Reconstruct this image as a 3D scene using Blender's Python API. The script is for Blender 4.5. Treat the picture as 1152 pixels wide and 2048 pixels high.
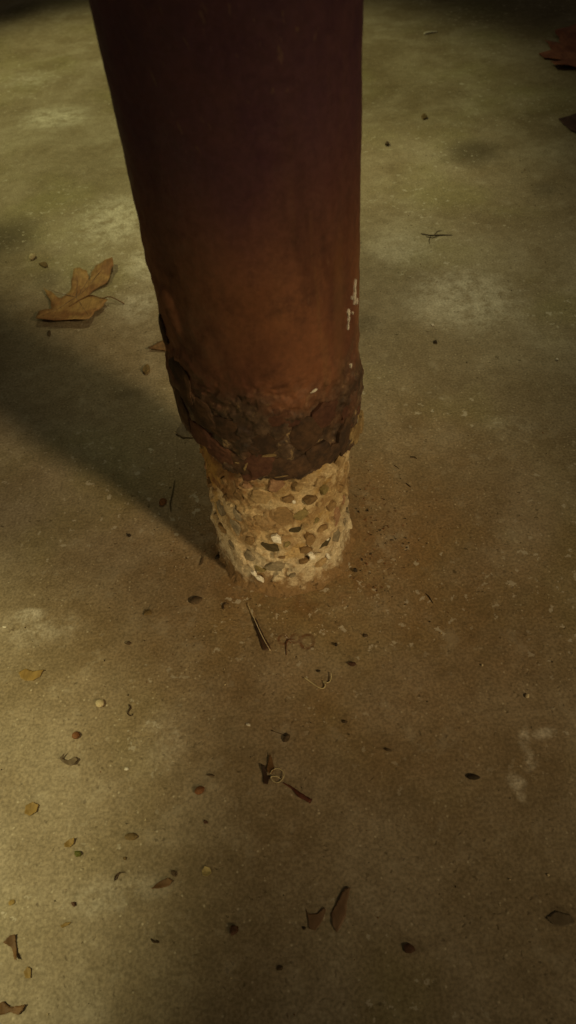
import bpy, bmesh, math, random
import numpy as np
from mathutils import Vector, Matrix, Euler
from mathutils.geometry import delaunay_2d_cdt

for o in list(bpy.data.objects):
    bpy.data.objects.remove(o)
SC = bpy.context.scene
COL = SC.collection
RND = random.Random(7)
R = math.radians

# ------------------------------------------------------------------ camera
cam = bpy.data.cameras.new('camera')
cam.sensor_fit = 'VERTICAL'; cam.sensor_height = 36.0; cam.lens = 26.0
cam.clip_start = 0.01; cam.clip_end = 100
cam.dof.use_dof = True; cam.dof.focus_distance = 0.80; cam.dof.aperture_fstop = 7.5
co = bpy.data.objects.new('camera', cam); COL.objects.link(co)
M = Matrix(((0.9954591439, 0.0951897723, 0.0), (-0.0729535736, 0.7629212693, -0.6423619797), (-0.0611462906, 0.6394451064, 0.7664013877)))
co.matrix_world = Matrix.Translation((0.00701125, -0.54063265, 0.69128207)) @ M.to_4x4()
SC.camera = co

# ------------------------------------------------------------------ night air and unseen spots, added to shape the pools of light
w = bpy.data.worlds.new('World'); SC.world = w; w.use_nodes = True
bg = w.node_tree.nodes['Background']
bg.inputs[0].default_value = (1.0, 0.84, 0.52, 1); bg.inputs[1].default_value = 0.036

def lamp(name, loc, target, watts, color, size_deg, blend, radius):
    d = bpy.data.lights.new(name, 'SPOT'); d.energy = watts; d.color = color
    d.spot_size = R(size_deg); d.spot_blend = blend; d.shadow_soft_size = radius
    o = bpy.data.objects.new(name, d); COL.objects.link(o); o.location = loc
    o.rotation_euler = (Vector(target) - Vector(loc)).to_track_quat('-Z', 'Y').to_euler()
    return o
lamp('left_pool_spot', (-2.0, -0.90, 2.6), (-0.585, -0.355, 0), 315, (1.0, 0.88, 0.43), 16.1, 0.58, 0.05)  # added spot, cone shaped to throw the lower left pool of light
lamp('rear_left_pool_spot', (-1.71, 1.65, 2.70), (-0.30, 1.34, 0), 182, (1.0, 0.94, 0.41), 32.0, 0.66, 0.08)  # cone shaped so a dark band stays between the two left pools
lamp('rear_right_pool_spot', (0.50, 1.65, 2.80), (0.15, 0.60, 0), 108, (1.0, 0.89, 0.46), 22.1, 0.82, 0.16)  # added spot for the dimmer pool right of the column
lamp('low_front_lamp', (2.20, -2.15, 1.95), (-0.03, 0.035, 0.02), 690, (1.0, 0.73, 0.36), 9.2, 1.0, 0.34)
lamp('low_left_fill', (-0.75, -2.20, 0.50), (0.0, 0.0, 0.055), 78, (1.0, 0.76, 0.38), 9.0, 1.0, 0.10)  # added fill, brightens the concrete front without lighting the floor much

vs = SC.view_settings
vs.view_transform = 'Standard'; vs.look = 'None'; vs.exposure = 0; vs.gamma = 1; vs.use_curve_mapping = False
SC.render.engine = 'CYCLES'

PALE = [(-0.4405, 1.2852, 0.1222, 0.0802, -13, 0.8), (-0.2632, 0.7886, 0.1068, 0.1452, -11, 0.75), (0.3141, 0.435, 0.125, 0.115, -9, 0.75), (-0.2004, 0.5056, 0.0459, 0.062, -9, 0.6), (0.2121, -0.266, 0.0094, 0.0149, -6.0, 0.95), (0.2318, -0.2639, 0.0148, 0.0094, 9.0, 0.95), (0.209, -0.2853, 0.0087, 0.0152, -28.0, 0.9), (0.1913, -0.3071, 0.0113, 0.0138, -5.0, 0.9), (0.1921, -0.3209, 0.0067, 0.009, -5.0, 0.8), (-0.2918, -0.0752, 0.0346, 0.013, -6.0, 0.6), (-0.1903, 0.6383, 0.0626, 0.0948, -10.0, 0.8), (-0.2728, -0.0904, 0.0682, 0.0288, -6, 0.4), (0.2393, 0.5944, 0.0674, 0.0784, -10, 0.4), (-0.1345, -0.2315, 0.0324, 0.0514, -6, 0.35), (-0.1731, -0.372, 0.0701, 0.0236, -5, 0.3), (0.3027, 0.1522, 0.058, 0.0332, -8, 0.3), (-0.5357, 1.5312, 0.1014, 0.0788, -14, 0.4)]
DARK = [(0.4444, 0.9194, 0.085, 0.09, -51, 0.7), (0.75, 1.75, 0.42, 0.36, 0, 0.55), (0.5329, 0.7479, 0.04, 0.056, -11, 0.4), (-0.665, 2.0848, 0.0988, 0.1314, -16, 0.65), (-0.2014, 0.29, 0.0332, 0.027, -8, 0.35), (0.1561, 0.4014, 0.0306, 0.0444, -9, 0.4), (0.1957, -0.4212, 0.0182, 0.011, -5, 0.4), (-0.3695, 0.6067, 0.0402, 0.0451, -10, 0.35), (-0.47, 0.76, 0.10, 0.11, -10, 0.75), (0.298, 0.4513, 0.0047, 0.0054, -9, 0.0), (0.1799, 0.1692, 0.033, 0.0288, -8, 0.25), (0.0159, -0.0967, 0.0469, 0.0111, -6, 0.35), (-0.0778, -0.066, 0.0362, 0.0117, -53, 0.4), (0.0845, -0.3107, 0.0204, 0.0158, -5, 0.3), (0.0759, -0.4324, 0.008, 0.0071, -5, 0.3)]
LOOPS = [(-0.0112, -0.1372, 0.0064), (0.014, -0.1424, 0.0091), (0.0016, -0.1374, 0.0059)]

# ------------------------------------------------------------------ noise in numpy
def _h(ix, iy, iz, s):
    n = (ix.astype(np.uint32) * np.uint32(374761393) + iy.astype(np.uint32) * np.uint32(668265263)
         + iz.astype(np.uint32) * np.uint32(2147483647) + np.uint32(s) * np.uint32(1274126177))
    n = (n ^ (n >> np.uint32(13))) * np.uint32(1274126177); n = n ^ (n >> np.uint32(16))
    return (n & np.uint32(0xffff)).astype(np.float64) / 65535.0
def vnoise(P, s=0):
    i = np.floor(P).astype(np.int64); f = P - i; f = f * f * (3 - 2 * f); r = 0
    for a in (0, 1):
        for b in (0, 1):
            for c in (0, 1):
                wgt = (f[..., 0] if a else 1 - f[..., 0]) * (f[..., 1] if b else 1 - f[..., 1]) * (f[..., 2] if c else 1 - f[..., 2])
                r = r + wgt * _h(i[..., 0] + a, i[..., 1] + b, i[..., 2] + c, s)
    return r
def fbm(P, freq, octv=4, s=0, gain=.5):
    r = 0; a = 1; t = 0
    for k in range(octv):
        r = r + a * vnoise(P * freq * 2.03 ** k + 17.3 * k, s + k); t += a; a *= gain
    return r / t
def sstep(e0, e1, x):
    t = np.clip((x - e0) / (e1 - e0), 0, 1); return t * t * (3 - 2 * t)

# ------------------------------------------------------------------ materials
class NT:
    def __init__(s, name):
        s.m = bpy.data.materials.new(name); s.m.use_nodes = True
        s.t = s.m.node_tree; s.b = s.t.nodes['Principled BSDF']
    def n(s, typ, **kw):
        o = s.t.nodes.new(typ)
        for k, v in kw.items(): setattr(o, k, v)
        return o
    def l(s, a, b): s.t.links.new(a, b)
    def coord(s): return s.n('ShaderNodeTexCoord').outputs['Object']
    def scale(s, v, sc):
        o = s.n('ShaderNodeVectorMath', operation='MULTIPLY'); s.l(v, o.inputs[0]); o.inputs[1].default_value = sc; return o.outputs[0]
    def noise(s, v, scale, detail=4, rough=.55, dist=0, col=False):
        o = s.n('ShaderNodeTexNoise'); s.l(v, o.inputs['Vector']); o.inputs['Scale'].default_value = scale
        o.inputs['Detail'].default_value = detail; o.inputs['Roughness'].default_value = rough; o.inputs['Distortion'].default_value = dist
        return o.outputs['Color' if col else 'Fac']
    def vor(s, v, scale, feature='F1'):
        o = s.n('ShaderNodeTexVoronoi', feature=feature); s.l(v, o.inputs['Vector']); o.inputs['Scale'].default_value = scale; return o
    def ss(s, x, a, b, lo=0., hi=1.):
        o = s.n('ShaderNodeMapRange', interpolation_type='SMOOTHSTEP'); s.l(x, o.inputs[0])
        for i, v in zip((1, 2, 3, 4), (a, b, lo, hi)): o.inputs[i].default_value = v
        return o.outputs[0]
    def mth(s, op, a, b=0.):
        o = s.n('ShaderNodeMath', operation=op)
        for i, v in ((0, a), (1, b)):
            if isinstance(v, (int, float)): o.inputs[i].default_value = v
            else: s.l(v, o.inputs[i])
        return o.outputs[0]
    def mix(s, f, a, b, mode='MIX'):
        o = s.n('ShaderNodeMix', data_type='RGBA', blend_type=mode)
        for i, v in ((0, f), (6, a), (7, b)):
            if isinstance(v, (int, float)): o.inputs[i].default_value = v
            elif isinstance(v, tuple): o.inputs[i].default_value = (*v, 1)
            else: s.l(v, o.inputs[i])
        return o.outputs[2]
    def z(s, v, ax='Z'):
        o = s.n('ShaderNodeSeparateXYZ'); s.l(v, o.inputs[0]); return o.outputs[ax]
    def bump(s, h, strength, dist, prev=None):
        o = s.n('ShaderNodeBump'); o.inputs['Strength'].default_value = strength; o.inputs['Distance'].default_value = dist
        s.l(h, o.inputs['Height'])
        if prev: s.l(prev, o.inputs['Normal'])
        return o.outputs[0]
    def end(s, col, rough=.8, normal=None, spec=.3):
        if isinstance(col, tuple): s.b.inputs['Base Color'].default_value = (*col, 1)
        else: s.l(col, s.b.inputs['Base Color'])
        if isinstance(rough, (int, float)): s.b.inputs['Roughness'].default_value = rough
        else: s.l(rough, s.b.inputs['Roughness'])
        s.b.inputs['Specular IOR Level'].default_value = spec
        if normal: s.l(normal, s.b.inputs['Normal'])
        return s.m

def mat_floor():
    t = NT('worn_concrete'); c = t.coord()
    dn = t.noise(c, 14, 5, .6, col=True)
    off = t.n('ShaderNodeVectorMath', operation='SUBTRACT'); t.l(dn, off.inputs[0]); off.inputs[1].default_value = (.5, .5, .5)
    offs = t.scale(off.outputs[0], (.045, .045, 0))
    ad = t.n('ShaderNodeVectorMath', operation='ADD'); t.l(c, ad.inputs[0]); t.l(offs, ad.inputs[1]); cd = ad.outputs[0]
    def blob(x, y, rx, ry, rot, inner=.35, src=cd):
        a = t.n('ShaderNodeVectorMath', operation='SUBTRACT'); t.l(src, a.inputs[0]); a.inputs[1].default_value = (x, y, 0)
        r = t.n('ShaderNodeVectorRotate', rotation_type='Z_AXIS'); t.l(a.outputs[0], r.inputs['Vector']); r.inputs['Angle'].default_value = -R(rot)
        k = t.n('ShaderNodeVectorMath', operation='MULTIPLY'); t.l(r.outputs[0], k.inputs[0]); k.inputs[1].default_value = (1 / rx, 1 / ry, 0)
        L = t.n('ShaderNodeVectorMath', operation='LENGTH'); t.l(k.outputs[0], L.inputs[0])
        return t.ss(L.outputs['Value'], 1.0, inner), L.outputs['Value']
    n1 = t.noise(c, 2.3, 5, .6); n2 = t.noise(c, 11, 6, .65); n3 = t.noise(c, 60, 5, .7); n4 = t.noise(c, 330, 3, .6)
    col = t.mix(t.ss(n1, .3, .7), (.315, .262, .185), (.375, .315, .232))
    col = t.mix(t.ss(n2, .35, .68), t.mix(.75, col, (.24, .185, .112)), col)
    nb = t.noise(c, 5.2, 4, .5, .8)
    col = t.mix(t.ss(nb, .50, .66, 0, .55), col, (.44, .385, .30))
    col = t.mix(t.ss(nb, .46, .32, 0, .60), col, (.215, .165, .098))
    olive = t.noise(t.scale(c, (1, 1, 1)), 4.1, 3, .5)
    col = t.mix(t.mth('MULTIPLY', t.ss(olive, .48, .70), .5), col, (.30, .275, .13))
    # bleached, chalky places
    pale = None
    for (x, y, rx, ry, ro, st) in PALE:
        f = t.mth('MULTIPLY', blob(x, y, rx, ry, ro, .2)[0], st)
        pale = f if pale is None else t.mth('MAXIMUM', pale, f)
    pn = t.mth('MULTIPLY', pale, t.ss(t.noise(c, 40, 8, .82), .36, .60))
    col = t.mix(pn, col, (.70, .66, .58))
    # damp and dirty stains; broad patches far right and left paint in shade
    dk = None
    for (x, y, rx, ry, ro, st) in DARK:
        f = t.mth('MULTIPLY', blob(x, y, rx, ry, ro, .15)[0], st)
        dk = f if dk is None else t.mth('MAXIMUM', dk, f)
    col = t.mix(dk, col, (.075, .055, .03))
    # rust washed out of the column foot
    rb, rl = blob(.05, -.05, .42, .38, 0, .22)
    rust = t.mth('MULTIPLY', rb, t.ss(t.noise(c, 9, 6, .65), .25, .75, .25, 1.0))
    col = t.mix(t.mth('MULTIPLY', rust, .70), col, (.27, .150, .050))
    rb2, _ = blob(.02, -.01, .150, .145, 0, .55)
    col = t.mix(t.mth('MULTIPLY', rb2, t.ss(t.noise(c, 42, 6, .7), .38, .68, 0, .6)), col, (.22, .110, .038))
    # two rusty loops left by something round
    for (x, y, r0) in LOOPS:
        L = blob(x, y, r0, r0 * 1.1, 0, .2, c)[1]
        wob = t.mth('ADD', L, t.mth('MULTIPLY', t.mth('SUBTRACT', n3, .5), .5))
        ring = t.mth('MULTIPLY', t.ss(t.mth('ABSOLUTE', t.mth('SUBTRACT', wob, .78)), .34, .05), t.ss(t.noise(c, 120, 2), .35, .55, .3, .8))
        col = t.mix(ring, col, (.15, .055, .022))
    # pits, specks, sand
    n5 = t.noise(c, 24, 7, .72, .3)
    v = t.vor(cd, 190); rv = t.z(v.outputs['Color'], 'X') if False else t.n('ShaderNodeSeparateColor')
    t.l(v.outputs['Color'], rv.inputs[0])
    pit = t.mth('MULTIPLY', t.ss(v.outputs['Distance'], .34, .12), t.ss(rv.outputs[0], .80, .86))
    col = t.mix(t.mth('MULTIPLY', pit, t.ss(n5, .42, .6, .08, .5)), col, (.06, .042, .022))
    v2 = t.vor(c, 210); r2 = t.n('ShaderNodeSeparateColor'); t.l(v2.outputs['Color'], r2.inputs[0])
    sand = t.mth('MULTIPLY', t.ss(v2.outputs['Distance'], .30, .10), t.ss(r2.outputs[0], .84, .88))
    col = t.mix(t.mth('MULTIPLY', sand, .55), col, (.66, .59, .46))
    col = t.mix(1.0, col, t.mix(t.ss(n3, .3, .7), (.86, .85, .82), (1.10, 1.10, 1.10)), 'MULTIPLY')
    col = t.mix(1.0, col, t.mix(t.ss(n4, .3, .7), (.76, .75, .72), (1.24, 1.24, 1.24)), 'MULTIPLY')
    col = t.mix(t.ss(n5, .54, .70, 0, .30), col, (.54, .48, .38))
    col = t.mix(t.ss(n5, .44, .30, 0, .34), col, (.185, .140, .078))
    fl = t.noise(c, 95, 6, .8)
    col = t.mix(t.ss(fl, .62, .72, 0, .28), col, (.60, .54, .44))
    col = t.mix(t.ss(fl, .37, .28, 0, .40), col, (.13, .095, .05))
    flk = t.mth('MULTIPLY', t.ss(t.noise(c, 80, 4, .62), .615, .645), t.ss(t.noise(c, 4.3, 3, .5), .47, .60, .12, .75))
    col = t.mix(flk, col, (.60, .545, .45))
    spk = t.mth('MULTIPLY', t.ss(t.noise(c, 105, 3, .6), .665, .69), t.ss(t.noise(c, 6.1, 3, .5), .46, .60, .15, .8))
    col = t.mix(spk, col, (.10, .072, .038))
    h = t.mth('ADD', t.mth('MULTIPLY', n3, .5), t.mth('ADD', t.mth('MULTIPLY', n4, .25), t.mth('MULTIPLY', pit, -.6)))
    b = t.bump(h, .40, .0018); b = t.bump(n2, .15, .006, b)
    return t.end(col, t.ss(n2, .2, .8, .62, .9), b, .35)

def mat_rust():
    t = NT('rusted_steel'); c = t.coord(); z = t.z(c)
    st = t.scale(c, (1, 1, .28))
    n1 = t.noise(st, 14, 5, .6, .6); n2 = t.noise(c, 45, 6, .7); n3 = t.noise(c, 190, 5, .7)
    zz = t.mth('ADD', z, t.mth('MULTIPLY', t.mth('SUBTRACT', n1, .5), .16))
    top_shade = t.mix(t.ss(n2, .3, .7), (.100, .040, .066), (.125, .050, .066))  # dark plum tone, paints shade into the upper pipe
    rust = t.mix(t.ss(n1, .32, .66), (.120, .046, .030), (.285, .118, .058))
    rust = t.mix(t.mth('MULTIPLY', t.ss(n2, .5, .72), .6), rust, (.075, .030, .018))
    col = t.mix(t.ss(zz, .37, .52), rust, top_shade)
    strk = t.noise(t.scale(c, (1, 1, .07)), 60, 4, .6)
    col = t.mix(t.mth('MULTIPLY', t.mth('MULTIPLY', t.ss(strk, .52, .66), .7), t.mth('MULTIPLY', t.ss(t.z(c, 'X'), .02, .055), t.ss(z, .56, .44))), col, (.24, .125, .055))
    sc = t.mix(t.ss(n2, .34, .60), (.040, .026, .021), (.120, .078, .052))
    sc = t.mix(t.mth('MULTIPLY', t.ss(t.noise(c, 26, 5, .65), .50, .64), .75), sc, (.125, .056, .034))
    cr = t.ss(t.mth('ABSOLUTE', t.mth('SUBTRACT', t.noise(c, 38, 5, .6, .8), .5)), .022, .004)
    sc = t.mix(t.mth('MULTIPLY', t.mth('MULTIPLY', cr, t.ss(n2, .48, .60)), .7), sc, (.40, .29, .15))
    z2 = t.mth('ADD', z, t.mth('MULTIPLY', t.mth('SUBTRACT', t.noise(c, 24, 4, .6), .5), .10))
    col = t.mix(t.ss(z2, .262, .312), sc, col)
    scaly = t.ss(z2, .312, .262)
    col = t.mix(t.mth('ADD', t.mth('MULTIPLY', scaly, .6), .4), col, t.mix(1.0, col, t.mix(t.ss(n3, .3, .7), (.62, .60, .58), (1.30, 1.27, 1.25)), 'MULTIPLY'))
    dg = t.noise(t.scale(c, (1, 1, .35)), 7, 3, .5, 1.2)
    col = t.mix(t.mth('MULTIPLY', t.ss(dg, .54, .66), t.ss(z, .56, .42, 0, .35)), col, (.26, .135, .060))
    col = t.mix(t.mth('MULTIPLY', t.ss(n3, .66, .74), .5), col, (.035, .018, .013))
    rv = t.n('ShaderNodeVectorRotate', rotation_type='EULER_XYZ'); t.l(c, rv.inputs['Vector']); rv.inputs['Rotation'].default_value = (.35, .25, 0)
    scr = t.ss(t.noise(t.scale(rv.outputs[0], (1, 1, .03)), 260, 2, .5), .66, .72)
    col = t.mix(t.mth('MULTIPLY', scr, t.ss(t.noise(c, 9, 3, .5), .50, .62, 0, .35)), col, (.30, .18, .11))
    hb = t.mth('MULTIPLY', n2, t.mth('ADD', t.mth('MULTIPLY', scaly, .85), .15))
    b = t.bump(n3, .4, .0010); b = t.bump(hb, .5, .003, b)
    return t.end(col, t.ss(n2, .3, .7, .50, .80), b, .45)

def mat_core():
    t = NT('core_concrete'); c = t.coord(); z = t.z(c); x = t.z(c, 'X')
    n1 = t.noise(c, 30, 5, .65); n2 = t.noise(c, 110, 5, .7); n3 = t.noise(c, 420, 3, .6)
    col = t.mix(t.ss(n1, .32, .66), (.40, .28, .135), (.60, .48, .31))
    zz = t.mth('ADD', z, t.mth('MULTIPLY', t.mth('SUBTRACT', n1, .5), .12))
    col = t.mix(t.ss(zz, .10, .035, 0, .8), col, (.60, .53, .40))
    col = t.mix(t.ss(zz, .028, .008, 0, .90), col, (.185, .105, .042))
    xx = t.mth('ADD', t.mth('ADD', x, t.mth('MULTIPLY', t.mth('SUBTRACT', z, .15), -.9)), t.mth('MULTIPLY', t.mth('SUBTRACT', n1, .5), .12))
    col = t.mix(t.mth('MULTIPLY', t.ss(xx, -.030, -.065), .9), col, (.17, .072, .026))
    col = t.mix(t.mth('MULTIPLY', t.ss(n2, .50, .66), .6), col, (.27, .165, .07))
    col = t.mix(1.0, col, t.mix(t.ss(n3, .3, .7), (.78, .76, .72), (1.15, 1.15, 1.15)), 'MULTIPLY')
    wash = t.mth('MULTIPLY', t.ss(t.noise(c, 34, 5, .7, .4), .46, .58), t.ss(zz, .045, .11, .25, .75))
    col = t.mix(wash, col, (.27, .165, .075))
    cav = t.ss(t.noise(c, 70, 6, .72, .5), .60, .68)
    col = t.mix(t.mth('MULTIPLY', cav, .8), col, (.10, .060, .026))
    och = t.ss(t.noise(c, 22, 4, .6), .54, .64)
    col = t.mix(t.mth('MULTIPLY', t.mth('MULTIPLY', och, .5), t.ss(zz, .04, .07)), col, (.42, .26, .07))
    b = t.bump(n2, .7, .004); b = t.bump(n3, .6, .0012, b); b = t.bump(t.mth('MULTIPLY', cav, -1.0), .6, .002, b)
    return t.end(col, .9, b, .25)

def mat_grain(name, c1, c2, scale=90, rough=.8, spec=.3, bump=.4):
    t = NT(name); c = t.coord(); n = t.noise(c, scale, 5, .65); m = t.noise(c, scale * 5, 3, .6)
    col = t.mix(t.ss(n, .33, .67), c1, c2)
    col = t.mix(1.0, col, t.mix(t.ss(m, .3, .7), (.8, .8, .8), (1.15, 1.15, 1.15)), 'MULTIPLY')
    return t.end(col, rough, t.bump(n, bump, .001), spec)
def mat_leaf(name, c1, c2):
    t = NT(name); c = t.coord(); n = t.noise(c, 22, 5, .6, .6); v = t.noise(t.scale(c, (1, .25, 1)), 260, 3, .6)
    col = t.mix(t.ss(n, .36, .62), c1, c2)
    col = t.mix(1.0, col, t.mix(t.ss(v, .3, .7), (.75, .74, .72), (1.15, 1.15, 1.15)), 'MULTIPLY')
    return t.end(col, .62, t.bump(v, .35, .0006), .35)

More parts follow.
